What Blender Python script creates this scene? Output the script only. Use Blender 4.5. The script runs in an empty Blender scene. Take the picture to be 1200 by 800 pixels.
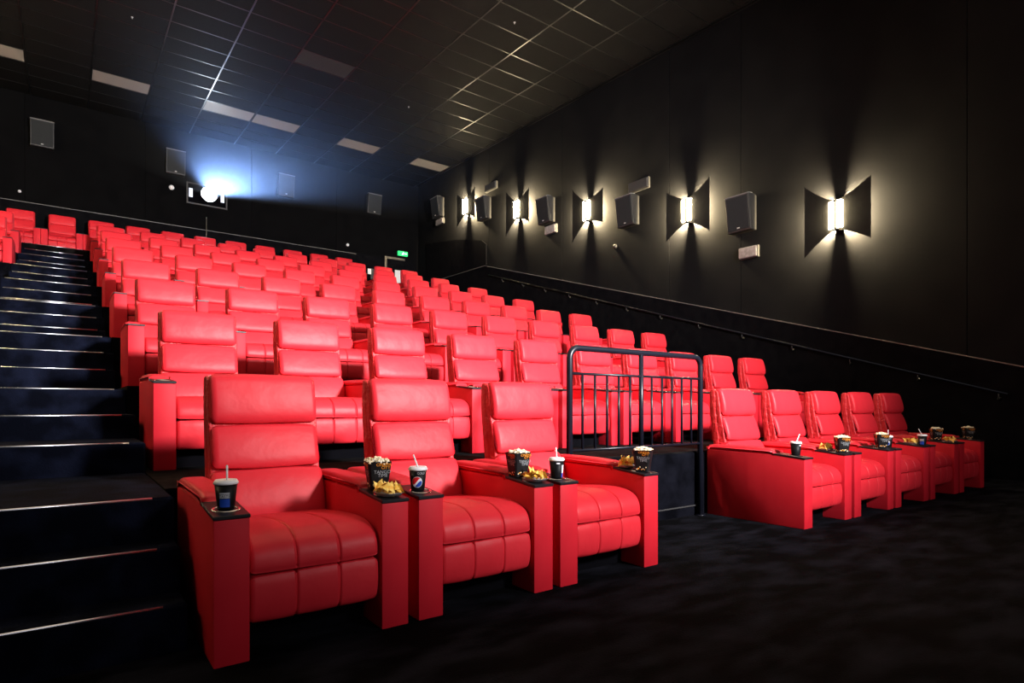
import bpy, bmesh, math, random
from mathutils import Vector, Matrix, noise
random.seed(7)
C = bpy.context.scene.collection
PI = math.pi

# ------------------------------------------------------------------ camera
cam_d = bpy.data.cameras.new('camera')
cam = bpy.data.objects.new('camera', cam_d); C.objects.link(cam)
cam.location = (0, 0, 1.07)
YAW = 0.6369
cam.rotation_euler = (PI / 2, 0, -YAW)
cam_d.sensor_width = 36
cam_d.lens = 706.5 / 1200 * 36
cam_d.shift_y = 75.5 / 1200
cam_d.clip_end = 100
bpy.context.scene.camera = cam

# ------------------------------------------------------------------ world, lights, exposure
sc = bpy.context.scene
sc.view_settings.view_transform = 'Standard'
sc.view_settings.look = 'None'
sc.view_settings.gamma = 1
sc.view_settings.exposure = 0.0
w = bpy.data.worlds.new('world'); sc.world = w; w.use_nodes = True
w.node_tree.nodes['Background'].inputs[0].default_value = (0.35, 0.4, 0.6, 1)
w.node_tree.nodes['Background'].inputs[1].default_value = 0.004

def area(name, loc, rot, sx, sy, power, col):
    l = bpy.data.lights.new(name, 'AREA'); l.shape = 'RECTANGLE'; l.size = sx; l.size_y = sy
    l.energy = power; l.color = col
    o = bpy.data.objects.new(name, l); C.objects.link(o); o.location = loc; o.rotation_euler = rot
    return o
# light thrown back by the cinema screen behind the camera
area('screen_light', (4.2, -7.6, 5.2), (PI / 2, 0, 0), 10.5, 4.6, 260, (1.0, 0.93, 0.95))
# added dim warm fill under the ceiling, standing in for sconce bounce
area('bounce_fill', (3.4, 5.5, 8.6), (0, 0, 0), 9.0, 9.0, 270, (1.0, 0.78, 0.55))
def pointlamp(name, loc, power, col):
    l = bpy.data.lights.new(name, 'POINT'); l.energy = power; l.color = col; l.shadow_soft_size = .15
    o = bpy.data.objects.new(name, l); C.objects.link(o); o.location = loc
# point lamps added by the left wall sconces to boost their warm light
for y, z in ((5.12, 4.42), (8.28, 5.32), (11.41, 6.13), (14.43, 6.95), (17.32, 7.81)): pointlamp('left_sconce_boost', (-3.35, y, z), 42, (1.0, 0.72, 0.38))
# unseen spot in front of the first row, aimed up the seats
def spot(name, loc, target, power, col, size, blend, soft):
    l = bpy.data.lights.new(name, 'SPOT'); l.energy = power; l.color = col
    l.spot_size = size; l.spot_blend = blend; l.shadow_soft_size = soft
    o = bpy.data.objects.new(name, l); C.objects.link(o); o.location = loc
    o.rotation_euler = (Vector(target) - Vector(loc)).to_track_quat('-Z', 'Y').to_euler()
    return o
spot('front_spot', (4.6, -4.0, 4.4), (4.4, 10.0, 4.6), 20500, (1.0, 0.95, 0.96), math.radians(81), 1.0, 0.45)
# cold light from the projection port, travelling over the seats to the screen
LENS = Vector((3.615, 20.88, 7.71))
pj = spot('projector_beam_light', LENS + Vector((0, -0.12, 0)), (3.615, 0, 4.25), 30000, (0.30, 0.50, 1.0), math.radians(36), 0.6, 0.06); pj.scale = (1, .46, 1)

# ------------------------------------------------------------------ materials
def mat(name, col, rough=0.5, metal=0.0, spec=0.5, emit=None, estr=0.0):
    m = bpy.data.materials.new(name); m.use_nodes = True
    b = m.node_tree.nodes['Principled BSDF']
    b.inputs['Base Color'].default_value = (*col, 1)
    b.inputs['Roughness'].default_value = rough
    b.inputs['Metallic'].default_value = metal
    b.inputs['Specular IOR Level'].default_value = spec
    if emit:
        b.inputs['Emission Color'].default_value = (*emit, 1)
        b.inputs['Emission Strength'].default_value = estr
    return m

def noisy(m, c1, c2, scale, detail=4, bump=0.0, bscale=None, bdist=0.01, lo=0.35, hi=0.65, stretch=(1, 1, 1)):
    nt = m.node_tree; b = nt.nodes['Principled BSDF']
    tc = nt.nodes.new('ShaderNodeTexCoord')
    mp = nt.nodes.new('ShaderNodeMapping'); mp.inputs['Scale'].default_value = stretch
    nt.links.new(tc.outputs['Object'], mp.inputs['Vector'])
    n = nt.nodes.new('ShaderNodeTexNoise'); n.inputs['Scale'].default_value = scale; n.inputs['Detail'].default_value = detail
    nt.links.new(mp.outputs[0], n.inputs['Vector'])
    r = nt.nodes.new('ShaderNodeValToRGB')
    r.color_ramp.elements[0].position = lo; r.color_ramp.elements[0].color = (*c1, 1)
    r.color_ramp.elements[1].position = hi; r.color_ramp.elements[1].color = (*c2, 1)
    nt.links.new(n.outputs['Fac'], r.inputs[0]); nt.links.new(r.outputs[0], b.inputs['Base Color'])
    if bump:
        n2 = nt.nodes.new('ShaderNodeTexNoise'); n2.inputs['Scale'].default_value = bscale or scale; n2.inputs['Detail'].default_value = 3
        nt.links.new(tc.outputs['Object'], n2.inputs['Vector'])
        bp = nt.nodes.new('ShaderNodeBump'); bp.inputs['Strength'].default_value = bump; bp.inputs['Distance'].default_value = bdist
        nt.links.new(n2.outputs['Fac'], bp.inputs['Height']); nt.links.new(bp.outputs[0], b.inputs['Normal'])
    return m

RED1, RED2 = (0.58, 0.018, 0.029), (0.63, 0.023, 0.035)
leather = noisy(mat('red_leather', RED1, 0.46, 0, 0.20), RED1, RED2, 3.0, 3, 0.24, 8.0, 0.02)
vinyl = noisy(mat('red_vinyl_arm', RED1, 0.55, 0, 0.16), (0.56, 0.012, 0.024), (0.60, 0.016, 0.029), 5, 3, 0.08, 220, 0.002)
gather = noisy(mat('red_gathered_side', RED1, 0.5, 0, 0.4), (0.50, 0.014, 0.02), (0.58, 0.02, 0.026), 4, 3, 0.8, 24.0, 0.02)
traym = mat('black_tray', (0.010, 0.010, 0.013), 0.4, 0, 0.25)
chrome = mat('chrome_ring', (0.6, 0.6, 0.6), 0.18, 1.0)
basem = mat('black_base', (0.003, 0.003, 0.004), 0.9, 0, 0.0)
carpet = noisy(mat('dark_carpet', (0.01, 0.01, 0.015), 1.0, 0, 0.05), (0.0006, 0.0007, 0.0012), (0.0095, 0.0098, 0.0150), 2.6, 7, 0.6, 90, 0.006, 0.42, 0.72, (1, 2.2, 1))
stair_c = noisy(mat('stair_carpet', (0.01, 0.012, 0.02), 1.0, 0, 0.05), (0.0014, 0.002, 0.005), (0.0065, 0.009, 0.022), 5, 6, 0.6, 90, 0.006, 0.42, 0.75)
riser_c = noisy(mat('riser_carpet', (0.003, 0.003, 0.004), 1.0, 0, 0.02), (0.0012, 0.0013, 0.0022), (0.004, 0.0043, 0.007), 5, 6, 0.4, 90, 0.004)
tier_c = noisy(mat('tier_carpet', (0.01, 0.01, 0.01), 1.0, 0, 0.05), (0.0018, 0.0018, 0.0024), (0.011, 0.0105, 0.010), 4, 6, 0.5, 90, 0.006, 0.42, 0.75, (1, 3, 1))
wallm = noisy(mat('black_wall_fabric', (0.03, 0.03, 0.03), 0.95, 0, 0.03), (0.0054, 0.0056, 0.0066), (0.0070, 0.0072, 0.0082), 2.0, 5, 0.25, 160, 0.003)
wallb = noisy(mat('black_back_wall', (0.02, 0.02, 0.02), 0.95, 0, 0.03), (0.0026, 0.0026, 0.003), (0.0036, 0.0036, 0.004), 2.0, 5, 0.25, 160, 0.003)
velvet = noisy(mat('black_velvet', (0.004, 0.004, 0.005), 1.0, 0, 0.02), (0.003, 0.003, 0.004), (0.005, 0.005, 0.006), 6, 4)
trimm = mat('grey_trim_strip', (0.12, 0.118, 0.115), 0.45, 0.1)
tilem = noisy(mat('black_ceiling_tile', (0.02, 0.02, 0.02), 0.7, 0, 0.12), (0.0045, 0.0045, 0.005), (0.0062, 0.0062, 0.0066), 30, 4, 0.2, 300, 0.002)
tile2 = noisy(mat('faded_ceiling_tile', (0.04, 0.04, 0.04), 0.6, 0, 0.3), (0.022, 0.023, 0.024), (0.028, 0.029, 0.03), 30, 4)
teem = mat('black_tee_bar', (0.006, 0.006, 0.0065), 0.30, 0.0, 1.0)
lightp = mat('ceiling_light_panel', (0.33, 0.31, 0.29), 0.5)
lightf = mat('ceiling_light_frame', (0.02, 0.02, 0.02), 0.5)
spk_b = noisy(mat('speaker_cabinet', (0.02, 0.02, 0.021), 0.55), (0.014, 0.014, 0.015), (0.02, 0.02, 0.021), 30, 3)
spk_g = noisy(mat('speaker_grille', (0.05, 0.05, 0.052), 0.8, 0, 0.1), (0.019, 0.021, 0.0225), (0.025, 0.0275, 0.029), 400, 2)
spk_t = mat('speaker_edge', (0.16, 0.16, 0.16), 0.45)
badge = mat('silver_badge', (0.7, 0.7, 0.7), 0.3, 0.6)
plate = noisy(mat('black_sconce_plate', (0.02, 0.02, 0.02), 0.9, 0, 0.03), (0.011, 0.011, 0.0108), (0.014, 0.014, 0.0138), 8, 3)
glow = mat('sconce_diffuser', (0.9, 0.88, 0.8), 0.5, emit=(1.0, 0.80, 0.47), estr=190.0)
tubem = mat('sconce_lamp_panel', (0.9, 0.88, 0.8), 0.5, emit=(1.0, 0.78, 0.44), estr=125000.0)
lensm = mat('projector_lens_glow', (1, 1, 1), 0.3, emit=(0.8, 0.9, 1.0), estr=120.0)
portm = mat('port_lit_reveal', (0.5, 0.5, 0.55), 0.5, emit=(0.75, 0.85, 1.0), estr=0.9)
exitm = mat('exit_sign_green', (0.02, 0.5, 0.12), 0.4, emit=(0.03, 0.85, 0.22), estr=1.0)
exitw = mat('exit_sign_white', (0.8, 0.9, 0.8), 0.4, emit=(0.7, 1.0, 0.8), estr=1.2)
white = mat('white_plastic', (0.82, 0.82, 0.84), 0.4)
paper = mat('white_paper', (0.8, 0.8, 0.8), 0.8)
lampw = noisy(mat('emergency_lens', (0.6, 0.56, 0.52), 0.35), (0.22, 0.20, 0.185), (0.36, 0.33, 0.31), 14, 3)
greyp = mat('grey_plastic', (0.035, 0.035, 0.035), 0.5)
bronze = mat('bronze_frame', (0.16, 0.14, 0.11), 0.4, 0.4)
steelb = mat('black_painted_steel', (0.005, 0.006, 0.011), 0.34, 0.0, 0.28)
nosem = mat('stair_nosing_strip', (0.80, 0.84, 0.92), 0.3, 1.0)
cupb = mat('black_paper_cup', (0.004, 0.004, 0.005), 0.5, 0, 0.15)
boxb = noisy(mat('black_popcorn_box', (0.004, 0.004, 0.005), 0.5, 0, 0.15), (0.005, 0.005, 0.006), (0.012, 0.012, 0.013), 25, 3)
popm = noisy(mat('popcorn', (0.85, 0.76, 0.52), 0.8), (0.80, 0.66, 0.36), (0.92, 0.88, 0.74), 60, 3)
chipm = noisy(mat('nacho_chip', (0.80, 0.42, 0.04), 0.6), (0.88, 0.45, 0.03), (1.0, 0.72, 0.18), 45, 3)
glassy = mat('clear_plastic', (0.5, 0.48, 0.5), 0.15)
orange = mat('orange_print', (0.95, 0.34, 0.02), 0.5)
greyprint = mat('grey_print', (0.33, 0.36, 0.38), 0.5)
blue = mat('blue_print', (0.01, 0.06, 0.42), 0.45)
redp = mat('red_print', (0.75, 0.01, 0.02), 0.45)
whitep = mat('white_print', (0.85, 0.86, 0.9), 0.45)
greyl = mat('pale_print', (0.5, 0.52, 0.55), 0.5)

# ------------------------------------------------------------------ mesh helpers
class MB:
    def __init__(s): s.v = []; s.f = []; s.mi = []
    def add(s, vs, fs, k=0):
        n = len(s.v); s.v += [tuple(p) for p in vs]
        for f in fs: s.f.append([i + n for i in f]); s.mi.append(k)
        return s
    def box(s, x0, y0, z0, x1, y1, z1, k=0):
        v = [(x, y, z) for z in (z0, z1) for y in (y0, y1) for x in (x0, x1)]
        return s.add(v, [(0, 2, 3, 1), (4, 5, 7, 6), (0, 1, 5, 4), (2, 6, 7, 3), (0, 4, 6, 2), (1, 3, 7, 5)], k)
    def tube(s, p, q, r, n=10, k=0, r2=None, caps=True):
        p, q = Vector(p), Vector(q); d = (q - p).normalized()
        a = d.orthogonal().normalized(); b = d.cross(a); r2 = r if r2 is None else r2
        vs = [p + (a * math.cos(t) + b * math.sin(t)) * r for t in [2 * PI * i / n for i in range(n)]]
        vs += [q + (a * math.cos(t) + b * math.sin(t)) * r2 for t in [2 * PI * i / n for i in range(n)]]
        fs = [(i, (i + 1) % n, n + (i + 1) % n, n + i) for i in range(n)]
        if caps: fs += [tuple(reversed(range(n))), tuple(range(n, 2 * n))]
        return s.add(vs, fs, k)
    def path(s, pts, r, n=10, k=0):
        pts = [Vector(p) for p in pts]; rings = []
        up = None
        for i, p in enumerate(pts):
            d = (pts[min(i + 1, len(pts) - 1)] - pts[max(i - 1, 0)]).normalized()
            if up is None: a = d.orthogonal().normalized()
            else: a = (up - d * up.dot(d)).normalized()
            up = a; b = d.cross(a)
            rings.append([p + (a * math.cos(t) + b * math.sin(t)) * r for t in [2 * PI * j / n for j in range(n)]])
        vs = [v for R in rings for v in R]; fs = []
        for i in range(len(pts) - 1):
            for j in range(n):
                fs.append((i * n + j, i * n + (j + 1) % n, (i + 1) * n + (j + 1) % n, (i + 1) * n + j))
        fs += [tuple(reversed(range(n))), tuple(range((len(pts) - 1) * n, len(pts) * n))]
        return s.add(vs, fs, k)
    def lathe(s, prof, cx=0, cy=0, n=24, k=0, sq=None):
        vs = []
        for r, z in prof:
            for j in range(n):
                t = 2 * PI * (j + 0.5) / n; c, d = math.cos(t), math.sin(t)
                if sq:  # superellipse
                    q = (abs(c) ** sq + abs(d) ** sq) ** (-1.0 / sq); c *= q; d *= q
                vs.append((cx + r * c, cy + r * d, z))
        fs = []
        for i in range(len(prof) - 1):
            for j in range(n): fs.append((i * n + j, i * n + (j + 1) % n, (i + 1) * n + (j + 1) % n, (i + 1) * n + j))
        if prof[0][0] > 1e-6: fs.append(tuple(reversed(range(n))))
        if prof[-1][0] > 1e-6: fs.append(tuple(range((len(prof) - 1) * n, len(prof) * n)))
        return s.add(vs, fs, k)
    def prism(s, poly, axis, a, b, k=0):
        n = len(poly)
        def P(u, v, t): return {'x': (t, u, v), 'y': (u, t, v), 'z': (u, v, t)}[axis]
        vs = [P(u, v, a) for u, v in poly] + [P(u, v, b) for u, v in poly]
        fs = [(i, (i + 1) % n, n + (i + 1) % n, n + i) for i in range(n)] + [tuple(reversed(range(n))), tuple(range(n, 2 * n))]
        return s.add(vs, fs, k)
    def mesh(s, name, mats, smooth=False):
        me = bpy.data.meshes.new(name); me.from_pydata(s.v, [], s.f)
        for m in mats: me.materials.append(m)
        me.polygons.foreach_set('material_index', s.mi)
        bm = bmesh.new(); bm.from_mesh(me); bmesh.ops.recalc_face_normals(bm, faces=bm.faces); bm.to_mesh(me); bm.free()
        if smooth:
            me.polygons.foreach_set('use_smooth', [True] * len(me.polygons))
        me.update(); return me

def bevel_mesh(me, wd, seg=2):
    bm = bmesh.new(); bm.from_mesh(me)
    es = [e for e in bm.edges if len(e.link_faces) == 2 and e.calc_face_angle(0) > 0.4]
    bmesh.ops.bevel(bm, geom=es, offset=wd, segments=seg, affect='EDGES', profile=0.5, clamp_overlap=True)
    bm.to_mesh(me); bm.free(); me.update(); return me

def obj(name, me, parent=None, loc=None, **props):
    o = bpy.data.objects.new(name, me); C.objects.link(o)
    if parent is not None: o.parent = parent
    if loc is not None: o.location = loc
    for k, v in props.items(): o[k] = v
    return o
def thing(name, loc, label, cat, group=None, rotz=0):
    o = bpy.data.objects.new(name, None); C.objects.link(o)
    o.empty_display_size = 0.1; o.location = loc; o.rotation_euler = (0, 0, rotz)
    o['label'] = label; o['category'] = cat
    if group: o['group'] = group
    return o
def ssmooth(me, ang=0.7):
    # smooth shading with sharp edges above an angle
    bm = bmesh.new(); bm.from_mesh(me)
    for f in bm.faces: f.smooth = True
    for e in bm.edges:
        if len(e.link_faces) == 2 and e.calc_face_angle(0) > ang: e.smooth = False
    bm.to_mesh(me); bm.free(); me.update(); return me
def proj(x, y, z):
    D = math.sin(YAW) * x + math.cos(YAW) * y
    if D < 0.3: return None
    return 600 + 706.5 * (math.cos(YAW) * x - math.sin(YAW) * y) / D, 475.5 - 706.5 * (z - 1.07) / D, D

# ------------------------------------------------------------------ the room shell
XL, XR, YB, YF = -3.75, 11.0, 21.0, -8.0
RISE, PITCH, Y1 = 0.6233, 2.1, 2.685
def zc(y): return 9.08 + 0.0372 * (y - 8.59)
EDGE = {2: 3.72, 3: 6.25, 4: 8.41, 5: 10.42, 6: 12.53, 7: 14.63, 8: 16.73, 9: 18.57}
def fl(r): return RISE * (r - 1)

floor = obj('floor', MB().box(XL, YF, -0.2, XR, 3.9, 0.0).mesh('floor', [carpet]), kind='structure')
AX0, AX1 = -0.84, 0.43
for r in range(2, 10):
    y1 = EDGE[r + 1] + 0.02 if r < 9 else YB
    for a, b in (((AX1, XR), (XL, AX0)) if r < 9 else ((XL, XR),)):
        me = MB().box(a, EDGE[r], max(-0.2, fl(r) - 1.4), b, y1 + 0.3 if r < 9 else y1, fl(r)).mesh('tier', [tier_c])
        obj('tier', me, floor)
    for a, b in ((AX1, XR), (XL, AX0)):
        obj('riser_panel', MB().box(a, EDGE[r] - .014, max(0, fl(r) - RISE), b, EDGE[r], fl(r) - .012).mesh('riser_panel', [riser_c]), floor)
# aisle stairs: (y of nosing, height of tread)
steps = [(2.975, .208), (3.185, .416), (3.385, .623), (4.72, .826), (5.4, 1.003), (6.25, 1.215)]
for r in range(4, 10):
    e = EDGE[r]
    steps += [(e - .72, fl(r) - 2 * RISE / 3), (e - .34, fl(r) - RISE / 3), (e, fl(r))]
for i, (y, z) in enumerate(steps):
    if i == len(steps) - 1: break
    yn = steps[i + 1][0]
    st = obj('step', bevel_mesh(MB().box(AX0, y, max(z - .9, -.1), AX1, yn + .02, z).mesh('step', [stair_c]), .012, 1), floor)
    obj('nosing_strip', MB().tube((AX0 + .05, y - .001, z - .003), (.335, y - .001, z - .003), .0065, 10).mesh('nosing', [nosem], True), st)
obj('nosing_strip', MB().tube((AX0 + .05, EDGE[9] - .001, fl(9) - .003), (.335, EDGE[9] - .001, fl(9) - .003), .0065, 10).mesh('nosing', [nosem], True), floor)
# right-hand aisle steps along the wall
for r in range(2, 10):
    e = EDGE[r]
    for q, dy in ((1, -.36), (2, -.72)):
        obj('step', MB().box(9.95, e + dy, fl(r) - RISE, 10.94, e + dy + .37, fl(r) - q * RISE / 3).mesh('step', [stair_c]), floor)
# faint strip along the foot of the first riser in the wheelchair space
obj('kick_strip', MB().box(3.3, 3.695, .088, 5.05, 3.722, .099).mesh('kick', [greyp]), floor)

wr = obj('wall_right', MB().box(XR + .03, YF, -.2, XR + .2, YB + .2, 10.2).mesh('wall_right', [wallm]), kind='structure')
seams = [-8.0, -4.1, -.3, 3.25, 7.07, 8.87, 12.54, 16.12, 19.75, YB]
for a, b in zip(seams[:-1], seams[1:]):
    me = bevel_mesh(MB().box(XR, a + .004, 0, XR + .04, b - .004, 10.1).mesh('wall_panel', [wallm]), .004, 1)
    obj('wall_panel', me, wr)
# sloping wainscot with its pale top strip, level along the top passage
def wz(y): return 1.60 + 0.2915 * (y - 2.5) if y < 16.3 else 5.62 + 0.02 * (y - 16.3)
ys = [-8.0, -3.0, 16.3, 20.95]
zs = [0.35, 0.35, wz(16.2), 5.72]
mb = MB()
poly = [(-8, -.1), (20.95, -.1), (20.95, 5.70), (16.3, 5.62), (2.5, 1.60), (-1.5, .434), (-8, .434)]
mb.prism(poly, 'x', XR - .05, XR + .01)
obj('wainscot', mb.mesh('wainscot', [velvet]), wr)
top = [(-8, .434), (-1.5, .434), (2.5, 1.60), (16.3, 5.62), (20.95, 5.70)]
mb = MB()
for (a, za), (b, zb) in zip(top[:-1], top[1:]):
    mb.prism([(a, za), (b, zb), (b, zb + .016), (a, za + .016)], 'x', XR - .055, XR + .01)
obj('wainscot_trim', mb.mesh('wainscot_trim', [trimm]), wr)
# thin near-black patch on the wall above the level part of the wainscot
me = MB().prism([(16.25, 5.66), (20.3, 5.74), (20.3, 7.22), (18, 6.86), (16.5, 6.50), (16.25, 6.33)], 'x', XR - .03, XR + .005).mesh('dark_wall_patch', [velvet])
obj('dark_wall_patch', me, wr)

wb = obj('wall_back', MB().box(XL - .2, YB + .03, -.2, XR + .2, YB + .25, 10.2).mesh('wall_back', [wallb]), kind='structure')
bs = [XL, -.9, 1.9, 4.9, 7.75, XR]
for a, b in zip(bs[:-1], bs[1:]):
    obj('wall_panel', bevel_mesh(MB().box(a + .003, YB, 4.5, b - .003, YB + .04, 10.1).mesh('wall_panel', [wallb]), .004, 1), wb)
obj('wainscot', MB().box(XL, YB - .05, 4.9, 8.47, YB + .01, 6.58).mesh('wainscot_back', [velvet]), wb)
obj('wainscot_trim', MB().box(XL, YB - .055, 6.58, 8.47, YB + .01, 6.596).mesh('wtb', [trimm]), wb)
obj('recess_panel', MB().box(8.47, YB - .02, 4.986, 9.55, YB + .005, 6.62).mesh('recess', [velvet]), wb)

wl = obj('wall_left', MB().box(XL - .2, YF, -.2, XL, YB + .2, 10.2).mesh('wall_left', [wallm]), kind='structure')
wf = obj('wall_front', MB().box(XL - .2, YF - .2, -.2, XR + .2, YF, 10.2).mesh('wall_front', [velvet]), kind='structure')

# door at the top right corner
dr = obj('door_1', MB().box(9.66, YB - .03, 4.99, 10.86, YB + .01, 6.60).mesh('door', [velvet]), kind='structure')
fr = MB().box(9.58, YB - .06, 4.99, 9.66, YB + .01, 6.68, 0).box(9.66, YB - .06, 6.60, 10.4, YB + .01, 6.68, 0)
obj('door_frame', fr.mesh('door_frame', [bronze]), dr)
obj('door_pane', MB().box(10.0, YB - .036, 5.72, 10.26, YB - .028, 6.22).mesh('door_pane', [paper]), dr, label='pale white pane in the dark door')

# ------------------------------------------------------------------ suspended ceiling
TX, TY, CX0, CY0 = 1.289, 0.7033, -0.783, 13.31
ceil = obj('ceiling', MB().prism([(YF, zc(YF) + .05), (YB + .2, zc(YB + .2) + .05), (YB + .2, zc(YB + .2) + .3), (YF, zc(YF) + .3)], 'x', XL - .2, XR + .2).mesh('ceiling', [basem]), kind='structure')
LIGHTS = {(-1, 7), (1, 7), (3, 7), (4, 7), (6, 7), (8, 7)}
near, rest = [], MB()
for i in range(-3, 10):
    for j in range(-30, 11):
        x0, x1 = CX0 + TX * i, CX0 + TX * (i + 1); y0, y1 = CY0 + TY * j, CY0 + TY * (j + 1)
        x0, x1, y0, y1 = max(x0, XL), min(x1, XR), max(y0, YF), min(y1, YB)
        if x1 - x0 < .3 or y1 - y0 < .05 or (i, j) in LIGHTS: continue
        p = proj((x0 + x1) / 2, (y0 + y1) / 2, zc((y0 + y1) / 2))
        if p and -60 < p[0] < 1000 and -60 < p[1] < 260: near.append((p[2], i, j, x0, x1, y0, y1))
        else:
            rest.prism([(y0 + .014, zc(y0)), (y1 - .014, zc(y1)), (y1 - .014, zc(y1) + .03), (y0 + .014, zc(y0) + .03)], 'x', x0 + .014, x1 - .014)
near.sort()
tile_cache = {}
for n, (d, i, j, x0, x1, y0, y1) in enumerate(near):
    key = (round(x1 - x0, 3), round(y1 - y0, 3), (i, j) == (4, 1))
    if n >= 295:
        rest.prism([(y0 + .014, zc(y0)), (y1 - .014, zc(y1)), (y1 - .014, zc(y1) + .03), (y0 + .014, zc(y0) + .03)], 'x', x0 + .014, x1 - .014); continue
    if key not in tile_cache:
        dz = zc(y1) - zc(y0)
        tile_cache[key] = bevel_mesh(MB().prism([(.014, 0), (y1 - y0 - .014, dz), (y1 - y0 - .014, dz + .03), (.014, .03)], 'x', .014, x1 - x0 - .014).mesh('ceiling_tile', [tile2 if key[2] else tilem]), .004, 1)
    obj('ceiling_tile', tile_cache[key], ceil, (x0, y0, zc(y0)))
obj('far_tiles', rest.mesh('far_tiles', [tilem]), ceil, kind='stuff')
for i in range(-2, 10):
    x = CX0 + TX * i
    if x < XL or x > XR: continue
    me = MB().prism([(YF, zc(YF) - .006), (YB, zc(YB) - .006), (YB, zc(YB) + .04), (YF, zc(YF) + .04)], 'x', x - .0145, x + .0145).mesh('tee_bar', [teem])
    obj('tee_bar', me, ceil)
CT = MB().box(XL, -.0125, -.004, CX0 + TX * 9 + .0145, .0125, .04).mesh('cross_tee', [teem])
for j in range(-30, 12):
    y = CY0 + TY * j
    if YF < y < YB: obj('cross_tee', CT, ceil, (0, y, zc(y)))
nm = {-1: 'at the far left edge of the ceiling', 1: 'second from the left in the back ceiling row', 3: 'left one of the touching pair above the projector',
      4: 'right one of the touching pair above the projector', 6: 'between the pair and the lamp nearest the sconces', 8: 'nearest the right wall sconces'}
for (i, j) in sorted(LIGHTS):
    x0, y0 = CX0 + TX * i, CY0 + TY * j
    t = thing('ceiling_light', (x0, y0, zc(y0)), 'unlit pale ceiling light panel, ' + nm[i], 'ceiling light', 'pale light panels in the back ceiling row')
    dz = zc(y0 + TY) - zc(y0)
    obj('diffuser', MB().prism([(.03, .0), (TY - .03, dz), (TY - .03, dz + .03), (.03, .03)], 'x', .03, TX - .03).mesh('diffuser', [lightp]), t)
    f = MB()
    for a, b in ((.0145, .03), (TX - .03, TX - .0145)):
        f.prism([(.0125, -.002), (TY - .0125, dz - .002), (TY - .0125, dz + .04), (.0125, .04)], 'x', a, b)
    f.box(.0145, .0125, 0, TX - .0145, .03, .04).box(.0145, TY - .03, dz, TX - .0145, TY - .0125, dz + .04)
    obj('frame', f.mesh('frame', [lightf]), t)
# sprinkler heads
def on_ceiling(px, py):
    a = (px - 600) / 706.5; b = (475.5 - py) / 706.5
    d = Vector((math.sin(YAW) + a * math.cos(YAW), math.cos(YAW) - a * math.sin(YAW), b))
    t = 8.0 / b
    for _ in range(20): t = (zc(d.y * t) - 1.07) / b
    return d.x * t, d.y * t
for px, py, lab in ((155, 20, 'left of the bright tee bars'), (479, 125, 'midway between projector and sconces'), (603, 26, 'nearest the front, among bright tee bars')):
    x, y = on_ceiling(px, py)
    s = MB().lathe([(.022, 0), (.022, -.006), (.009, -.01), (.006, -.028), (.013, -.032), (.0, -.036)], n=10)
    o = obj('sprinkler_head', s.mesh('sprinkler_head', [badge], True), None, (x, y, zc(y)), label='small silver sprinkler head on the ceiling, ' + lab, category='sprinkler', group='ceiling sprinklers')

# ------------------------------------------------------------------ recliner
def resample(pts, n, closed=True):
    # Catmull-Rom through closed (y, z) points
    out = []; m = len(pts)
    for i in range(m):
        p0, p1, p2, p3 = pts[(i - 1) % m], pts[i], pts[(i + 1) % m], pts[(i + 2) % m]
        for k in range(n):
            t = k / n
            out.append(tuple(0.5 * (2 * p1[c] + (p2[c] - p0[c]) * t + (2 * p0[c] - 5 * p1[c] + 4 * p2[c] - p3[c]) * t * t + (3 * p1[c] - p0[c] - 3 * p2[c] + p3[c]) * t ** 3) for c in (0, 1)))
    return out
def loft(pts, x0, x1, nx=26, sub=4, r=.035, seams=(), sd=.016, sw=.012, pillow=.012, front=None, mb=None, k=0, wob=.003, seed=0):
    P = resample(pts, sub); m = len(P)
    nrm = []
    for i in range(m):
        a, b = P[(i - 1) % m], P[(i + 1) % m]
        t = Vector((b[0] - a[0], b[1] - a[1])); t.normalize(); nrm.append(Vector((-t.y, t.x)))
    ar = sum(P[i][0] * P[(i + 1) % m][1] - P[(i + 1) % m][0] * P[i][1] for i in range(m))
    sg = -1 if ar > 0 else 1          # outward
    cx = sum(p[0] for p in P) / m; cz = sum(p[1] for p in P) / m
    xs = []
    for q in (0, .12, .3, .55, .8): xs.append(x0 + r * q)
    for q in range(nx + 1): xs.append(x0 + r + (x1 - x0 - 2 * r) * q / nx)
    for q in (.8, .55, .3, .12, 0): xs.append(x1 - r * q)
    for sx in seams:
        X = x0 + (x1 - x0) * sx
        for dd in (-.014, -.007, -.0035, 0, .0035, .007, .014): xs.append(X + dd)
    xs = sorted(set(round(x, 5) for x in xs))
    mb = mb or MB(); base = []
    for x in xs:
        d = min(x - x0, x1 - x)
        ins = r - math.sqrt(max(0, r * r - (r - min(d, r)) ** 2))
        u = 2 * (x - x0) / (x1 - x0) - 1
        pl = pillow * abs(u) ** 3
        for i in range(m):
            o = ins + pl
            wgt = 1.0 if front is None else (1.0 if front(P[i][0], P[i][1]) else 0.0)
            for sx in seams:
                dx = x - (x0 + (x1 - x0) * sx); o += sd * wgt * math.exp(-(dx / sw) ** 2)
            if wob: o += wob * noise.noise(Vector((x * 7 + seed, P[i][0] * 6, P[i][1] * 6)))
            n = nrm[i] * sg
            base.append((x, P[i][0] - n.x * o, P[i][1] - n.y * o))
    fs = []
    for a in range(len(xs) - 1):
        for i in range(m): fs.append((a * m + i, a * m + (i + 1) % m, (a + 1) * m + (i + 1) % m, (a + 1) * m + i))
    fs += [tuple(range(m)), tuple(reversed(range((len(xs) - 1) * m, len(xs) * m)))]
    mb.add(base, fs, k); return mb

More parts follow.
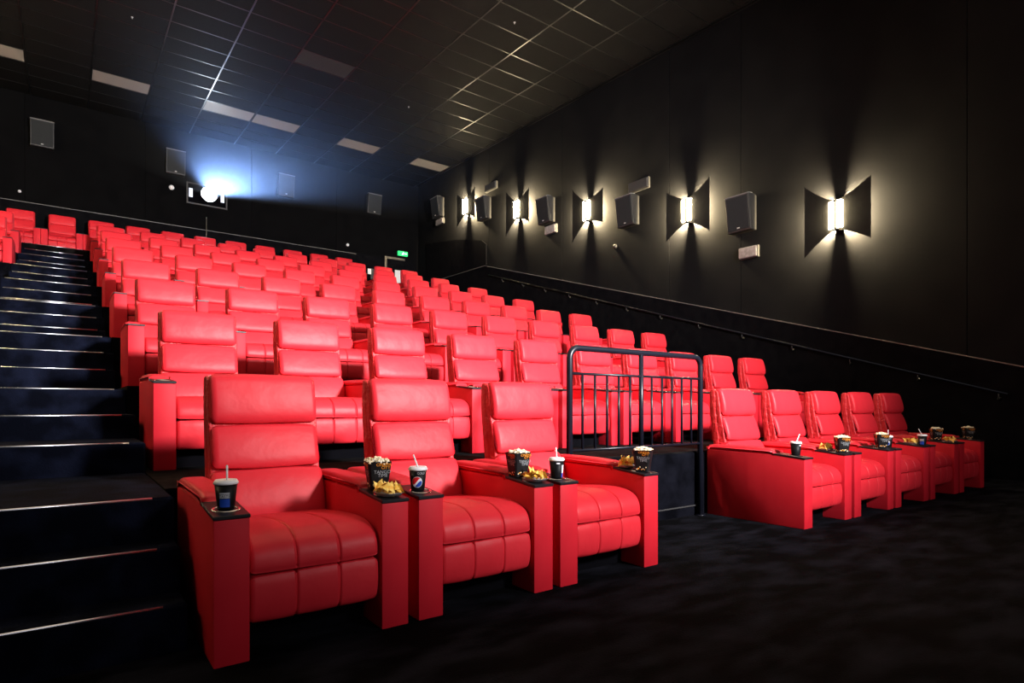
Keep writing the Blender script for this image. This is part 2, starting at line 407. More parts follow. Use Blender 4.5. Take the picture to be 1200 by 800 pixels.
W, AW = .874, .140
def arm_mesh():
    p = [(0, 0), (.985, 0), (.985, .640), (.30, .634), (.285, .630), (0, .603)]
    return ssmooth(bevel_mesh(MB().prism(p, 'x', 0, AW).mesh('armrest', [vinyl]), .006, 2), .5)
def tray_mesh():
    p = [(-.006, .603), (.284, .630), (.284, .645), (-.006, .619)]
    me = bevel_mesh(MB().prism(p, 'x', -.002, AW + .002).mesh('cup_tray', [traym, chrome]), .003, 1)
    mb = MB()
    n = 20; R = .047; cy = .115; tn = (.630 - .603) / .29
    for rr, h in ((R, .0005), (R + .006, .003), (R + .011, .0005)):
        pass
    vs, fs = [], []
    for q, (rr, h) in enumerate(((R, .0), (R + .003, .003), (R + .009, .003), (R + .011, .0))):
        for j in range(n):
            t = 2 * PI * j / n; y = cy + rr * math.sin(t)
            vs.append((AW / 2 + rr * math.cos(t), y, .619 + (y + .006) * tn * .97 + h))
    for q in range(3):
        for j in range(n): fs.append((q * n + j, q * n + (j + 1) % n, (q + 1) * n + (j + 1) % n, (q + 1) * n + j))
    bm = bmesh.new(); bm.from_mesh(me)
    bv = [bm.verts.new(v) for v in vs]
    for f in fs:
        ff = bm.faces.new([bv[i] for i in f]); ff.material_index = 1; ff.smooth = True
    bm.to_mesh(me); bm.free(); return me
def pad_mesh():
    p = [(.286, .634), (.284, .650), (.30, .668), (.36, .682), (.55, .690), (.80, .692), (.95, .688), (.985, .672), (.987, .645), (.96, .638), (.6, .637)]
    return loft(p, 0, AW, 8, 3, .028, pillow=.004, wob=.0015).mesh('arm_pad', [leather], True)
SX0, SX1 = AW + .006, W - AW - .006
def seat_mesh():
    p = [(.80, .465), (.62, .495), (.42, .515), (.24, .522), (.13, .512), (.06, .482), (.026, .44), (.014, .395), (.018, .362), (.04, .349), (.2, .347), (.7, .345)]
    return loft(p, SX0, SX1, 20, 4, .022, (1 / 3, 2 / 3), .012, .0045, .006, lambda y, z: y < .6 and z > .352, seed=3).mesh('seat_cushion', [leather], True)
def foot_mesh():
    p = [(.20, .345), (.045, .346), (.018, .334), (.008, .28), (.010, .21), (.026, .155), (.060, .135), (.12, .14), (.18, .2), (.20, .3)]
    return loft(p, SX0, SX1, 20, 4, .022, (1 / 3, 2 / 3), .011, .0045, .006, lambda y, z: y < .09, seed=9, wob=.005).mesh('footrest_pad', [leather], True)
BX0, BX1 = .148, W - .148
def lumbar_mesh():
    p = [(.765, .44), (.748, .50), (.766, .58), (.796, .655), (.828, .706), (.852, .722), (.96, .720), (.93, .58), (.88, .44)]
    return loft(p, BX0 - .01, BX1 + .01, 14, 4, .03, pillow=.008, seed=21).mesh('lumbar_cushion', [leather], True)
def mid_mesh():
    p = [(.862, .724), (.836, .736), (.836, .79), (.864, .885), (.888, .940), (.912, .966), (.99, .968), (1.0, .90), (.95, .73)]
    return loft(p, BX0, BX1, 14, 4, .035, pillow=.008, seed=31, wob=.004).mesh('back_cushion', [leather], True)
def head_mesh():
    p = [(.925, .970), (.896, .978), (.880, 1.02), (.888, 1.10), (.908, 1.18), (.926, 1.226), (.955, 1.249), (.998, 1.249), (1.02, 1.215), (1.02, 1.1), (1.0, .98)]
    return loft(p, BX0 + .002, BX1 - .002, 14, 4, .032, pillow=.008, seed=41, wob=.004).mesh('headrest', [leather], True)
def shell_mesh():
    p = [(.985, 1.21), (1.02, 1.242), (1.055, 1.232), (1.066, 1.18), (1.06, 1.0), (1.02, .70), (.98, .40), (.975, .2), (.90, .2), (.89, .40), (.93, .70), (.975, 1.0)]
    return loft(p, BX0 - .012, BX1 + .012, 12, 3, .02, pillow=.004, seed=51, wob=.004).mesh('back_shell', [gather], True)
def core_mesh():
    p = [(.925, .98), (.945, 1.12), (.965, 1.215), (1.02, 1.222), (1.04, 1.0), (1.0, .70), (.955, .42), (.84, .42), (.875, .72)]
    return loft(p, BX0 - .006, BX1 + .006, 12, 4, .012, pillow=.002, seed=61, wob=.006).mesh('side_gusset', [gather], True)
def base_mesh():
    return MB().box(AW + .01, .20, 0, W - AW - .01, .90, .13).box(AW + .001, .30, .13, W - AW - .001, .88, .30).mesh('recliner_base', [basem])

M_arm, M_tray, M_pad = arm_mesh(), tray_mesh(), pad_mesh()
PARTS = [('seat_cushion', seat_mesh()), ('footrest_pad', foot_mesh()), ('lumbar_cushion', lumbar_mesh()), ('back_cushion', mid_mesh()),
         ('headrest', head_mesh()), ('back_shell', shell_mesh()), ('side_gusset', core_mesh()), ('recliner_base', base_mesh())]
def make_recliner(loc, label, group):
    t = thing('recliner', loc, label, 'recliner', group)
    for n, me in PARTS: obj(n, me, t)
    for x in (0, W - AW):
        a = obj('armrest', M_arm, t, (x, 0, 0))
        obj('cup_tray', M_tray, a); obj('arm_pad', M_pad, a)
    return t
NUM = ['first', 'second', 'third', 'fourth', 'fifth', 'sixth', 'seventh', 'eighth', 'ninth', 'tenth']
X1 = .480; SP = .93
row1 = {0: 'red leather recliner nearest the camera with a cola cup on its left arm',
        1: 'red leather recliner in the middle of the front left trio',
        2: 'red leather recliner at the right end of the front trio beside the black railing',
        5: 'red front row recliner right of the railing, its whole left side panel showing',
        6: 'second red front row recliner right of the railing',
        7: 'third red front row recliner right of the railing, middle of the five',
        8: 'fourth red front row recliner right of the railing',
        9: 'last red front row recliner, farthest right in the photo'}
for s, lab in row1.items():
    make_recliner((X1 + SP * s, Y1, 0), lab, 'recliners of the front row')
for r in range(2, 9):
    for s in range(10):
        lab = 'red recliner in the %s row from the front, %s seat right of the aisle stairs' % (NUM[r - 1], NUM[s])
        if s == 0: lab = 'red recliner in the %s row from the front, right beside the aisle stairs' % NUM[r - 1]
        if s == 9: lab = 'red recliner in the %s row from the front, last one by the right wall' % NUM[r - 1]
        make_recliner((X1 + SP * s, Y1 + PITCH * (r - 1), fl(r)), lab, 'recliners of the %s row' % NUM[r - 1])
for k in range(-2, 9):
    if k < 0: lab = ['red back row recliner at the far left edge of the photo', 'red back row recliner at the head of the stairs'][k + 2]
    else: lab = 'red back row recliner against the wall, %s one right of the stair head' % NUM[k]
    make_recliner((.360 + .879 * k, 19.485, fl(9)), lab, 'recliners of the back row')
for r in (7, 8):
    for q in range(1):
        lab = 'red recliner in the %s row, left of the stairs at the photo edge' % NUM[r - 1]
        make_recliner((AX0 - .01 - W - SP * q, Y1 + PITCH * (r - 1), fl(r)), lab, 'recliners left of the stairs')

# ------------------------------------------------------------------ railing in front of the second row
RY, RX0, RX1 = 3.655, 3.285, 5.0
t = thing('railing', (RX0, RY, 0), 'black steel guard railing with upright bars behind the empty front row space', 'railing')
Wd = RX1 - RX0; HT = 1.545
pts = [(0, 0, 0), (0, 0, HT - .09)] + [(.09 - .09 * math.cos(a), 0, HT - .09 + .09 * math.sin(a)) for a in [PI / 2 * i / 6 for i in range(1, 7)]]
pts += [(Wd - .09 + .09 * math.sin(a), 0, HT - .09 + .09 * math.cos(a)) for a in [PI / 2 * i / 6 for i in range(0, 7)]] + [(Wd, 0, 0)]
obj('rail_frame', MB().path(pts, .026, 14).mesh('rail_frame', [steelb], True), t)
obj('middle_post', MB().tube((Wd * .5, 0, .62), (Wd * .5, 0, HT), .022, 12).mesh('middle_post', [steelb], True), t)
obj('top_bar', MB().tube((0, 0, 1.335), (Wd, 0, 1.335), .012, 10).mesh('top_bar', [steelb], True), t)
obj('bottom_bar', MB().tube((0, 0, .705), (Wd, 0, .705), .012, 10).mesh('bottom_bar', [steelb], True), t)
BARM = MB().tube((0, 0, .705), (0, 0, 1.335), .011, 8).mesh('upright_bar', [steelb], True)
for i in range(1, 12):
    if i == 6: continue
    obj('upright_bar', BARM, t, (Wd * i / 12, 0, 0))
for x in (0, Wd): obj('foot_plate', MB().tube((x, 0, 0), (x, 0, .008), .05, 14).mesh('foot_plate', [steelb], True), t)

# ------------------------------------------------------------------ handrail on the right wall
t = thing('handrail', (10.9, 2.7, 1.25), 'thin black handrail on brackets climbing along the right wall', 'handrail')
a, b = Vector((0, .04, -.01)), Vector((0, 13.3, 4.02))
obj('rail', MB().tube(a, b, .018, 10).mesh('rail', [steelb], True), t)
bracket = MB().path([(0, 0, -.015), (0, 0, -.07), (.03, 0, -.10), (.10, 0, -.10)], .008, 8).tube((.085, 0, -.10), (.05, 0, -.10), .03, 12).mesh('bracket', [greyp], True)
for i in range(13):
    y = .14 + 1.035 * i
    obj('bracket', bracket, t, (0, y, -.01 + (y - .04) * (4.03 / 13.26)))

# ------------------------------------------------------------------ speakers
def speaker_mesh():
    # back on the plane y=0, front tilted down; x is width; facing -y
    p = [(0, -.35), (0, .33), (-.15, .36), (-.30, .34), (-.20, -.36)]
    body = bevel_mesh(MB().prism(p, 'x', -.26, .26).mesh('cabinet', [spk_b]), .012, 2)
    g = MB()
    def fr(z): return -.20 - .10 * (z + .36) / .70
    vs = [(-.235, fr(-.325) - .010, -.325), (.235, fr(-.325) - .010, -.325), (.235, fr(.30) - .010, .30), (-.235, fr(.30) - .010, .30)]
    vs += [(x, y + .02, z) for x, y, z in vs]
    g.add(vs, [(0, 1, 2, 3), (7, 6, 5, 4), (0, 4, 5, 1), (1, 5, 6, 2), (2, 6, 7, 3), (3, 7, 4, 0)])
    gm = bevel_mesh(g.mesh('grille', [spk_g]), .004, 1)
    e = MB().prism([(-.155, .362), (-.305, .342), (-.309, .325), (-.298, .318), (-.285, .33), (-.15, .35)], 'x', -.262, .262)
    em = e.mesh('top_edge', [spk_t])
    bd = MB().box(-.028, fr(-.29) - .018, -.305, .028, fr(-.29) - .006, -.283).mesh('badge', [badge])
    return body, gm, em, bd
SB, SG, SE, SBD = speaker_mesh()
def speaker(loc, rotz, label, group):
    t = thing('wall_speaker', loc, label, 'speaker', group, rotz)
    obj('cabinet', SB, t); obj('grille', SG, t); obj('top_edge', SE, t); obj('badge', SBD, t)
    return t
for x, lab in ((-.52, 'farthest left'), (2.68, 'just left of the projector'), (5.95, 'right of the projector glow'), (9.10, 'near the right wall corner')):
    speaker((x, YB, 8.48), 0, 'black box speaker on the back wall, ' + lab, 'speakers on the back wall')
for y, z, lab in ((6.98, 4.91, 'nearest the camera, right of the fourth sconce'), (10.02, 5.75, 'between the third and fourth sconces'), (13.1, 6.57, 'between the second and third sconces'),
                  (16.25, 7.45, 'between the two farthest sconces'), (19.25, 8.28, 'farthest one in the back corner')):
    speaker((XR, y, z), -PI / 2, 'black box speaker on the right wall, ' + lab, 'speakers on the right wall')

# ------------------------------------------------------------------ sconces
def sconce(loc, hl, hr, label, group, rotz=0, power=1.0):
    # local: x along the wall (towards -y of the room for the right wall), y=0 wall, facing -y
    t = thing('wall_sconce', loc, label, 'wall lamp', group, rotz)
    for s, h in ((-1, hl), (1, hr)):
        n = 8; up, dn = [], []
        for i in range(n + 1):
            u = i / n; x = s * (.04 + .525 * u)
            hh = .27 + (h / 2 - .27) * (u ** 1.35)
            up.append((x, hh)); dn.append((x, -hh))
        poly = up + dn[::-1]
        if s < 0: poly = poly[::-1]
        obj('sconce_plate', MB().prism([(x, z) for x, z in poly], 'y', -.138, -.128).mesh('sconce_plate', [plate]), t)
    # lamp panel facing the wall, closed above and below by narrow caps, with two diffusers and a dark spine in front
    obj('lamp_panel', MB().add([(-.026, -.092, -.232), (.026, -.092, -.232), (.026, -.092, .232), (-.026, -.092, .232)], [(0, 1, 2, 3)]).mesh('lamp_panel', [tubem]), t)
    obj('spine', MB().box(-.062, -.148, -.25, .062, -.0925, .25).box(-.012, -.212, -.245, .012, -.146, .245).mesh('spine', [plate]), t)
    for s in (-1, 1):
        n = 8; mb = MB()
        poly = [(s * .022, -.148)] + [(s * (.072 + .050 * math.cos(q)), -.148 - .060 * math.sin(q)) for q in [PI * i / n for i in range(n + 1)]]
        mb.prism(poly, 'z', -.235, .235)
        obj('diffuser', mb.mesh('diffuser', [glow], False), t)
    for z in (-.25, .236):
        obj('end_cap', MB().box(-.062, -.146, z, .062, -.001, z + .014).mesh('end_cap', [plate]), t)
    return t
for i, (y, z, hl, hr, lab) in enumerate(((5.12, 4.42, 1.29, 1.05, 'nearest and largest of the five'), (8.28, 5.32, 1.10, 1.12, 'second from the right'), (11.41, 6.13, 1.39, .86, 'the middle one of five'),
                                        (14.43, 6.95, 1.35, .98, 'second farthest'), (17.32, 7.81, 1.12, 1.0, 'farthest, nearest the back corner'))):
    sconce((XR, y, z), hl, hr, 'lit bow tie sconce on the right wall, ' + lab, 'lit sconces on the right wall', -PI / 2)
for i, (y, z) in enumerate(((5.12, 4.42), (8.28, 5.32), (11.41, 6.13), (14.43, 6.95), (17.32, 7.81))):
    sconce((XL, y, z), 1.2, 1.05, 'lit bow tie sconce on the left wall, level with the %s right wall one' % ['nearest', 'second', 'middle', 'fourth', 'farthest'][i], 'lit sconces on the left wall', PI / 2)

# ------------------------------------------------------------------ small wall fittings
def bulkhead(loc, w, h, rotz, label, lens, group):
    t = thing('wall_light_box', loc, label, 'emergency lamp', group, rotz)
    obj('housing', bevel_mesh(MB().box(-w / 2, -.07, -h / 2, w / 2, 0, h / 2).mesh('housing', [greyp]), .015, 2), t)
    obj('lens_cover', bevel_mesh(MB().box(-w / 2 + .015, -.11, -h / 2 + .015, w / 2 - .015, -.06, h / 2 - .015).mesh('lens_cover', [lens]), .02, 2), t)
for y, z, w_, h_, lab in ((6.86, 4.13, .42, .24, 'below the nearest speaker'), (12.96, 6.02, .47, .25, 'below the middle speaker'), (19.2, 7.77, .5, .22, 'below the farthest speaker')):
    bulkhead((XR, y, z), w_, h_, -PI / 2, 'pale emergency lamp on the right wall, ' + lab, lampw, 'pale emergency lamps on the right wall')
for y, z, w_, h_, lab in ((9.73, 6.31, .62, .26, 'above the second speaker, between the nearer sconces'), (15.93, 8.09, .62, .24, 'above the fourth speaker, between the far sconces')):
    bulkhead((XR, y, z), w_, h_, -PI / 2, 'dark unlit lamp bar on the right wall, ' + lab, greyp, 'dark lamp bars above the speakers')
def dome(name, loc, rot, label, cat, r=.07, m=white):
    me = MB().lathe([(r, 0), (r, .02), (r * .8, .05), (r * .4, .068), (0, .072)], n=16).mesh(name, [m], True)
    o = obj(name, me, None, loc, label=label, category=cat); o.rotation_euler = rot
dome('sensor', (XR, 10.53, 5.04), (0, -PI / 2, 0), 'small round sensor on the right wall below a speaker', 'sensor', .055, greyp)
dome('sensor', (-1.01, YB, 6.86), (PI / 2, 0, 0), 'small white sensor low on the back wall at far left', 'sensor', .04)
dome('sensor', (8.16, YB, 6.87), (PI / 2, 0, 0), 'small white sensor on the back wall near the door', 'sensor', .055)
dome('smoke_detector', (2.59, YB, 7.74), (PI / 2, 0, 0), 'oval white detector on the back wall left of the projector', 'detector', .075)
obj('cable_conduit', MB().tube((3.545, YB - .065, 6.05), (3.545, YB - .065, 7.0), .012, 8).mesh('cable_conduit', [bronze], True), None, label='thin upright pole on the back wall below the projector', category='pole')

# notice board and exit sign
t = thing('notice_board', (9.03, YB - .02, 5.62), 'grey board with a white sheet on the back wall beside the door', 'board')
obj('board', MB().box(0, -.02, -.2, .22, 0, .52).mesh('board', [greyp]), t)
obj('sheet', MB().box(-.12, -.03, .30, .01, -.02, .50).mesh('sheet', [paper]), t, label='white paper sheet')
t = thing('exit_sign', (10.32, YB, 6.87), 'small glowing green exit sign above the dark corner door', 'sign')
obj('sign_box', bevel_mesh(MB().box(-.20, -.08, -.085, .20, 0, .085).mesh('sign_box', [exitm]), .01, 1), t)
mk = MB()
mk.box(-.03, -.084, -.045, .04, -.079, .03).box(-.06, -.084, -.06, -.03, -.079, -.03).box(.0, -.084, .035, .03, -.079, .06)
mk.prism([(.07, 0), (.11, .045), (.11, .015), (.165, .015), (.165, -.015), (.11, -.015), (.11, -.045)], 'y', -.084, -.079)
obj('pictogram', mk.mesh('pictogram', [exitw]), t, label='pale running figure and arrow')

# ------------------------------------------------------------------ projector and its hazy beam
t = thing('projector', (LENS.x, YB, LENS.z), 'projection port with a brilliantly lit lens in the back wall', 'projector')
f = MB()
for a in ((-.62, -.36, -.58, .30), (.50, -.36, .54, .30), (-.58, .26, .50, .30), (-.58, -.36, .50, -.32)):
    f.box(a[0], -.05, a[1], a[2], 0.02, a[3])
obj('port_frame', f.mesh('port_frame', [greyp]), t)
obj('port_reveal', MB().box(-.58, -.012, -.32, .50, .01, .26).mesh('port_reveal', [basem]), t)
obj('lens_barrel', MB().lathe([(.25, 0), (.25, .10), (.235, .11)], n=24).mesh('lens_barrel', [basem], True), t).rotation_euler = (PI / 2, 0, 0)
obj('lens', MB().lathe([(.0, .130), (.12, .126), (.232, .108), (.232, .10)], n=24).mesh('lens', [lensm], True), t).rotation_euler = (PI / 2, 0, 0)
for x in (-.50, .40):  # light on the port reveals put in as glowing strips
    obj('reveal_strip', MB().box(x - .05, -.03, -.15, x + .05, -.013, .12).mesh('reveal_strip', [portm]), t, label='small lit window strip')

hz = bpy.data.materials.new('projector_haze'); hz.use_nodes = True
nt = hz.node_tree; nt.nodes.remove(nt.nodes['Principled BSDF'])
vs = nt.nodes.new('ShaderNodeVolumeScatter'); vs.inputs['Color'].default_value = (0.8, 0.88, 1, 1)
vs.inputs['Anisotropy'].default_value = 0.35
geo = nt.nodes.new('ShaderNodeNewGeometry'); sx = nt.nodes.new('ShaderNodeSeparateXYZ')
mr = nt.nodes.new('ShaderNodeMapRange'); mr.inputs[1].default_value = 6.0; mr.inputs[2].default_value = 20.8
pw = nt.nodes.new('ShaderNodeMath'); pw.operation = 'POWER'; pw.inputs[1].default_value = 3.0
ml = nt.nodes.new('ShaderNodeMath'); ml.operation = 'MULTIPLY'; ml.inputs[1].default_value = 0.032   # beam fade put into the density, rising towards the projector
nt.links.new(geo.outputs['Position'], sx.inputs[0]); nt.links.new(sx.outputs['Y'], mr.inputs[0]); nt.links.new(mr.outputs[0], pw.inputs[0])
nt.links.new(pw.outputs[0], ml.inputs[0]); nt.links.new(ml.outputs[0], vs.inputs['Density'])
nt.links.new(vs.outputs[0], nt.nodes['Material Output'].inputs['Volume'])
L0 = LENS + Vector((0, -.16, 0)); ye = 5.0; D = L0.y - ye
kx, kb, kt = .32, .288, .030
e = .12
V = [(L0.x - e, L0.y, L0.z - e), (L0.x + e, L0.y, L0.z - e), (L0.x + e, L0.y, L0.z + e), (L0.x - e, L0.y, L0.z + e),
     (L0.x - kx * D, ye, L0.z - kb * D + .0), (L0.x + kx * D, ye, L0.z - kb * D), (L0.x + kx * D, ye, L0.z - kt * D), (L0.x - kx * D, ye, L0.z - kt * D)]
me = MB().add(V, [(0, 1, 2, 3), (7, 6, 5, 4), (0, 4, 5, 1), (1, 5, 6, 2), (2, 6, 7, 3), (3, 7, 4, 0)]).mesh('light_haze', [hz])
obj('light_haze', me, None, label='pale blue haze lit by the projector above the seats', category='haze', kind='stuff')

# ------------------------------------------------------------------ snacks
def text_mb(s, size, align='CENTER'):
    cu = bpy.data.curves.new('t', 'FONT'); cu.body = s; cu.size = size; cu.align_x = align; cu.resolution_u = 2; cu.space_line = .8
    o = bpy.data.objects.new('t', cu); C.objects.link(o)
    dg = bpy.context.evaluated_depsgraph_get(); dg.update()
    me = bpy.data.meshes.new_from_object(o.evaluated_get(dg))
    vs = [tuple(v.co) for v in me.vertices]; fs = [tuple(p.vertices) for p in me.polygons]
    bpy.data.objects.remove(o); bpy.data.curves.remove(cu); bpy.data.meshes.remove(me)
    return vs, fs
def on_cone(vs, z0, ang0, rad):
    out = []
    for x, y, _ in vs:
        z = z0 + y; R = rad(z) + .0008; a = ang0 + x / R
        out.append((R * math.cos(a), R * math.sin(a), z))
    return out
def cam_ang(x, y): return math.atan2(-y, -x)
def tray_z(y): return .619 + (y - Y1 + .006) * .0917
CUP_R = lambda z: .0345 + (.0455 - .0345) * z / .108
def grid_patch(x0, x1, y0, y1, n=8):
    vs, fs = [], []
    for i in range(n + 1):
        x = x0 + (x1 - x0) * i / n; vs += [(x, y0, 0), (x, y1, 0)]
    for i in range(n): fs.append((2 * i, 2 * i + 2, 2 * i + 3, 2 * i + 1))
    return vs, fs
def cup(x, y, kind, label, turn=0.0, lean=.08):
    t = thing('drink_cup', (x, y, tray_z(y) + .002), label, 'cup', 'drink cups on the front row trays')
    obj('cup_body', MB().lathe([(.033, 0), (.0345, .003), (.0455, .108)], n=32).mesh('cup_body', [cupb], True), t)
    obj('lid', MB().lathe([(.047, .104), (.050, .107), (.050, .113), (.046, .118), (.043, .124), (.038, .122), (0, .121)], n=32).mesh('lid', [white], True), t)
    obj('straw', MB().path([(0.004, 0, .11), (.004 - lean * .3, 0, .185)], .0042, 8).mesh('straw', [white], True), t)
    a0 = cam_ang(x, y) + turn
    if kind == 'globe':
        mb = MB(); R = .028; zc_ = .046
        def band(f0, f1, k):
            vs, fs = [], []; n = 14
            for i in range(n + 1):
                u = -R + 2 * R * i / n; h = math.sqrt(max(0, R * R - u * u))
                vs += [(u, max(-h, min(h, f0(u))), 0), (u, max(-h, min(h, f1(u))), 0)]
            for i in range(n): fs.append((2 * i, 2 * i + 2, 2 * i + 3, 2 * i + 1))
            mb.add(on_cone(vs, zc_, a0, lambda z: CUP_R(z) + k[1]), fs, k[0])
        wv = lambda u: -.002 + .35 * u + .010 * math.sin(u / R * 2.4)
        band(lambda u: -1, lambda u: 1, (0, 0.0))
        R = .0262
        band(lambda u: wv(u) + .006, lambda u: 1, (1, .0006))
        band(lambda u: -1, lambda u: wv(u) - .009, (2, .0006))
        vs, fs = text_mb('COLD', .016); mb.add(on_cone(vs, .086, a0 + .5, lambda z: CUP_R(z)), fs, 3)
        obj('round_logo', mb.mesh('round_logo', [whitep, redp, blue, greyl]), t, label='round red, white and blue logo', kind='stuff')
    elif kind == 'label':
        mb = MB()
        for z0, z1, k in ((.066, .072, 1), (.048, .064, 1), (.010, .045, 0)):
            vs, fs = grid_patch(-.021, .021, z0, z1); mb.add(on_cone(vs, 0, a0, CUP_R), fs, k)
        vs, fs = text_mb('TASTE', .016); mb.add(on_cone(vs, .0505, a0, lambda z: CUP_R(z) + .0006), fs, 2)
        obj('printed_label', mb.mesh('printed_label', [blue, greyl, basem]), t, label='printed label with grey and blue bands', kind='stuff')
    elif kind == 'small':
        mb = MB()
        vs, fs = grid_patch(-.012, .010, .086, .094, 4); mb.add(on_cone(vs, 0, a0, CUP_R), fs, 0)
        vs, fs = grid_patch(.026, .045, .03, .08, 6); mb.add(on_cone(vs, 0, a0, CUP_R), fs, 0)
        vs, fs = grid_patch(.024, .045, .005, .03, 6); mb.add(on_cone(vs, 0, a0, CUP_R), fs, 1)
        obj('printed_label', mb.mesh('printed_label', [whitep, blue]), t, label='white and blue print', kind='stuff')
    return t
popmesh = {}
def kernels(seed, hw):
    rnd = random.Random(seed); mb = MB()
    bmx = bmesh.new(); bmesh.ops.create_icosphere(bmx, subdivisions=1, radius=1)
    bv = [v.co.copy() for v in bmx.verts]; bf = [[v.index for v in f.verts] for f in bmx.faces]; bmx.free()
    for k in range(70):
        x, y = rnd.uniform(-1, 1) * hw, rnd.uniform(-1, 1) * hw
        d = max(abs(x), abs(y)) / hw
        z = .140 + .016 * (1 - d * d) + rnd.uniform(-.004, .005)
        for q in range(2):
            r = rnd.uniform(.006, .0095); ox, oy, oz = [rnd.uniform(-.006, .006) for _ in range(3)]
            mb.add([(x + ox + v.x * r * rnd.uniform(.8, 1.2), y + oy + v.y * r, z + oz + v.z * r * .9) for v in bv], bf)
    return mb.mesh('popcorn', [popm], True)
def popcorn(x, y, label, turn, seed, logo=True):
    t = thing('popcorn_box', (x, y, tray_z(y) + .002), label, 'popcorn box', 'popcorn boxes on the front row trays', turn)
    b0, b1, H = .043, .062, .145
    pr = [(b0 * 1.0, 0), (b1, H), (b1 - .003, H), (b0 - .002, .004), (0, .004)]
    obj('box', MB().lathe(pr, n=32, sq=9).mesh('box', [boxb]), t)
    obj('popcorn', kernels(seed, b1 * .86), t, kind='stuff')
    # print on the two faces towards the aisle: orange two line mark, grey two line title, popcorn pieces at the foot
    mb = MB()
    def face(vs, ax):
        out = []
        for u, z, _ in vs:
            R = b0 + (b1 - b0) * z / H + .0012
            out.append((u, -R, z) if ax == 0 else (-R, -u, z))
        return out
    for ax in (0, 1):
        for s, sz, z, du, k in (('CINEMA', .021, .124, .018, 0), ('CITY', .021, .109, .028, 0), ('TANGO', .024, .086, .012, 1), ('TIME', .024, .068, .014, 1)):
            vs, fs = text_mb(s, sz); vs = [(px + du, py + z, 0) for px, py, _ in vs]; mb.add(face(vs, ax), fs, k)
    obj('printed_lettering', mb.mesh('printed_lettering', [orange, greyprint]), t, label='orange and grey lettering', kind='stuff')
    mb = MB(); rnd = random.Random(seed + 5)
    for ax in (0, 1):
        for k in range(7):
            u = -.030 + .010 * k; z = rnd.uniform(.012, .034); r = rnd.uniform(.004, .0065)
            vs = [(u + r * math.cos(2 * PI * i / 8) * rnd.uniform(.7, 1.2), z + r * math.sin(2 * PI * i / 8) * rnd.uniform(.7, 1.2), 0) for i in range(8)]
            mb.add(face(vs, ax), [tuple(range(8))], k % 2)
    obj('printed_popcorn', mb.mesh('printed_popcorn', [popm, orange]), t, label='printed popcorn pieces', kind='stuff')
    return t
def chip_mesh(seed):
    rnd = random.Random(seed); n = 6; R = .034; mb = MB(); vs = []; idx = {}
    for i in range(n + 1):
        for j in range(n + 1 - i):
            a, b = i / n, j / n
            x = (a + .5 * b - .5) * 2 * R; y = (b * .866 - .29) * 2 * R
            z = .010 * math.cos(x / R * 1.4) + .004 * noise.noise(Vector((x * 60 + seed, y * 60, 0)))
            idx[i, j] = len(vs); vs.append((x, y, z))
    fs = []
    for i in range(n):
        for j in range(n - i):
            fs.append((idx[i, j], idx[i + 1, j], idx[i, j + 1]))
            if j < n - i - 1: fs.append((idx[i + 1, j], idx[i + 1, j + 1], idx[i, j + 1]))
    m = len(vs); vs2 = vs + [(x, y, z - .0016) for x, y, z in vs]
    fs2 = fs + [tuple(i + m for i in reversed(f)) for f in fs]
    mb.add(vs2, fs2); return mb.mesh('tortilla_chip', [chipm], True)
CHIPS = [chip_mesh(k) for k in range(4)]
def nachos(x, y, label, seed, sx=.062, sy=.075, lift=.85):
    rnd = random.Random(seed)
    t = thing('nacho_portion', (x, y, tray_z(y) + .002), label, 'nachos', 'portions of nachos on the front row trays')
    tr = MB().lathe([(.8, 0), (1.0, .016), (1.02, .017), (.96, .016), (.78, .003), (0, .003)], n=24, sq=4)
    tr.v = [(vx * sx, vy * sy, vz) for vx, vy, vz in tr.v]
    obj('clear_dish', tr.mesh('clear_dish', [glassy], True), t)
    for k in range(24):
        o = obj('tortilla_chip', CHIPS[k % 4], t)
        o.location = (rnd.uniform(-.72, .72) * sx, rnd.uniform(-.75, .75) * sy, .022 + .026 * rnd.random() * lift)
        o.rotation_euler = (rnd.uniform(.2, 1.15), rnd.uniform(-.5, .5), rnd.uniform(-2.6, 2.6)); s = rnd.uniform(.8, 1.1); o.scale = (s, s, s)
    return t
def ax_(slot, side): return X1 + SP * slot + (AW / 2 if side == 'L' else W - AW / 2)
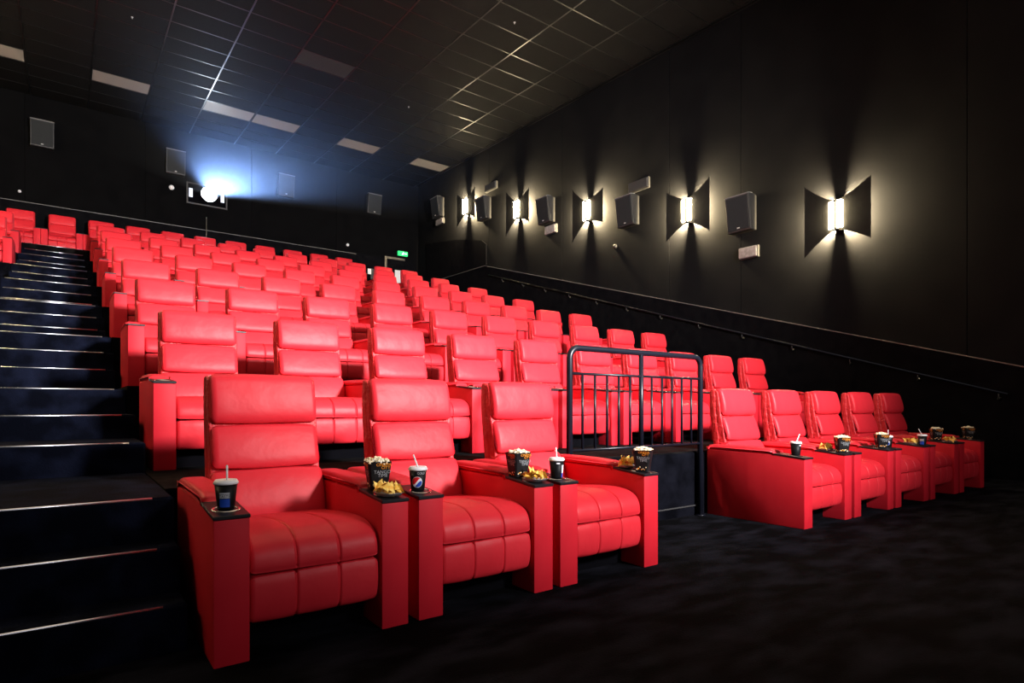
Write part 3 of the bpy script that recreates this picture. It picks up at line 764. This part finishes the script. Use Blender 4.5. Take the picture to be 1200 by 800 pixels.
cup(ax_(0, 'L'), 2.80, 'label', 'black cup with white lid and a grey and blue label, nearest the camera', -.15, 0)
popcorn(ax_(0, 'R') + .005, 2.905, 'black popcorn box beside nachos on the right arm of the nearest recliner', -.20, 1)
nachos(ax_(0, 'R'), 2.765, 'heap of nachos on the right arm of the nearest recliner', 11)
cup(ax_(1, 'L') - .01, 2.81, 'globe', 'black cup with a round red white and blue logo and white lid', -.1, .1)
popcorn(ax_(1, 'R') - .005, 2.925, 'black popcorn box beside nachos, corner towards the camera, on the middle recliner', -.05, 2)
nachos(ax_(1, 'R') + .005, 2.775, 'heap of nachos on the right arm of the middle recliner of the trio', 12)
cup(ax_(2, 'L'), 2.80, 'small', 'black cup with white lid and a tiny white label between second and third recliners', .25, .03)
nachos(ax_(2, 'R'), 2.90, 'small heap of nachos behind a popcorn box on the arm beside the railing', 13, .055, .05, 1.2)
popcorn(ax_(2, 'R'), 2.758, 'black popcorn box at the outer arm of the front trio below the railing', -1.05, 3)
cup(ax_(5, 'L'), 2.80, 'small', 'small black cup on the first arm right of the railing', 1.0, -.2)
nachos(ax_(5, 'R'), 2.895, 'heap of nachos on the arm between the first two recliners right of the railing', 14, .06, .062)
popcorn(ax_(5, 'R') + .005, 2.745, 'black popcorn box between the first two recliners right of the railing', -.80, 4)
popcorn(ax_(6, 'R') - .01, 2.77, 'black popcorn box with a cup close behind, between second and third right recliners', -.85, 5)
cup(ax_(7, 'L'), 2.79, 'globe', 'black cup half hidden behind a popcorn box on the right block', -.2, 0)
nachos(ax_(7, 'R'), 2.84, 'heap of nachos with a blue labelled cup in front, on the right block', 15, .06, .075)
cup(ax_(7, 'R'), 2.725, 'label', 'black cup with blue and white label and leaning straw, right block', -.1, .35)
popcorn(ax_(8, 'R'), 2.90, 'dark popcorn box behind nachos near the right end of the front row', -.90, 6)
nachos(ax_(8, 'R'), 2.755, 'heap of nachos near the right end of the front row', 16)
popcorn(ax_(9, 'R'), 2.84, 'dark popcorn box on the last arm at the right end', -.95, 7)
bpy.context.view_layer.update()
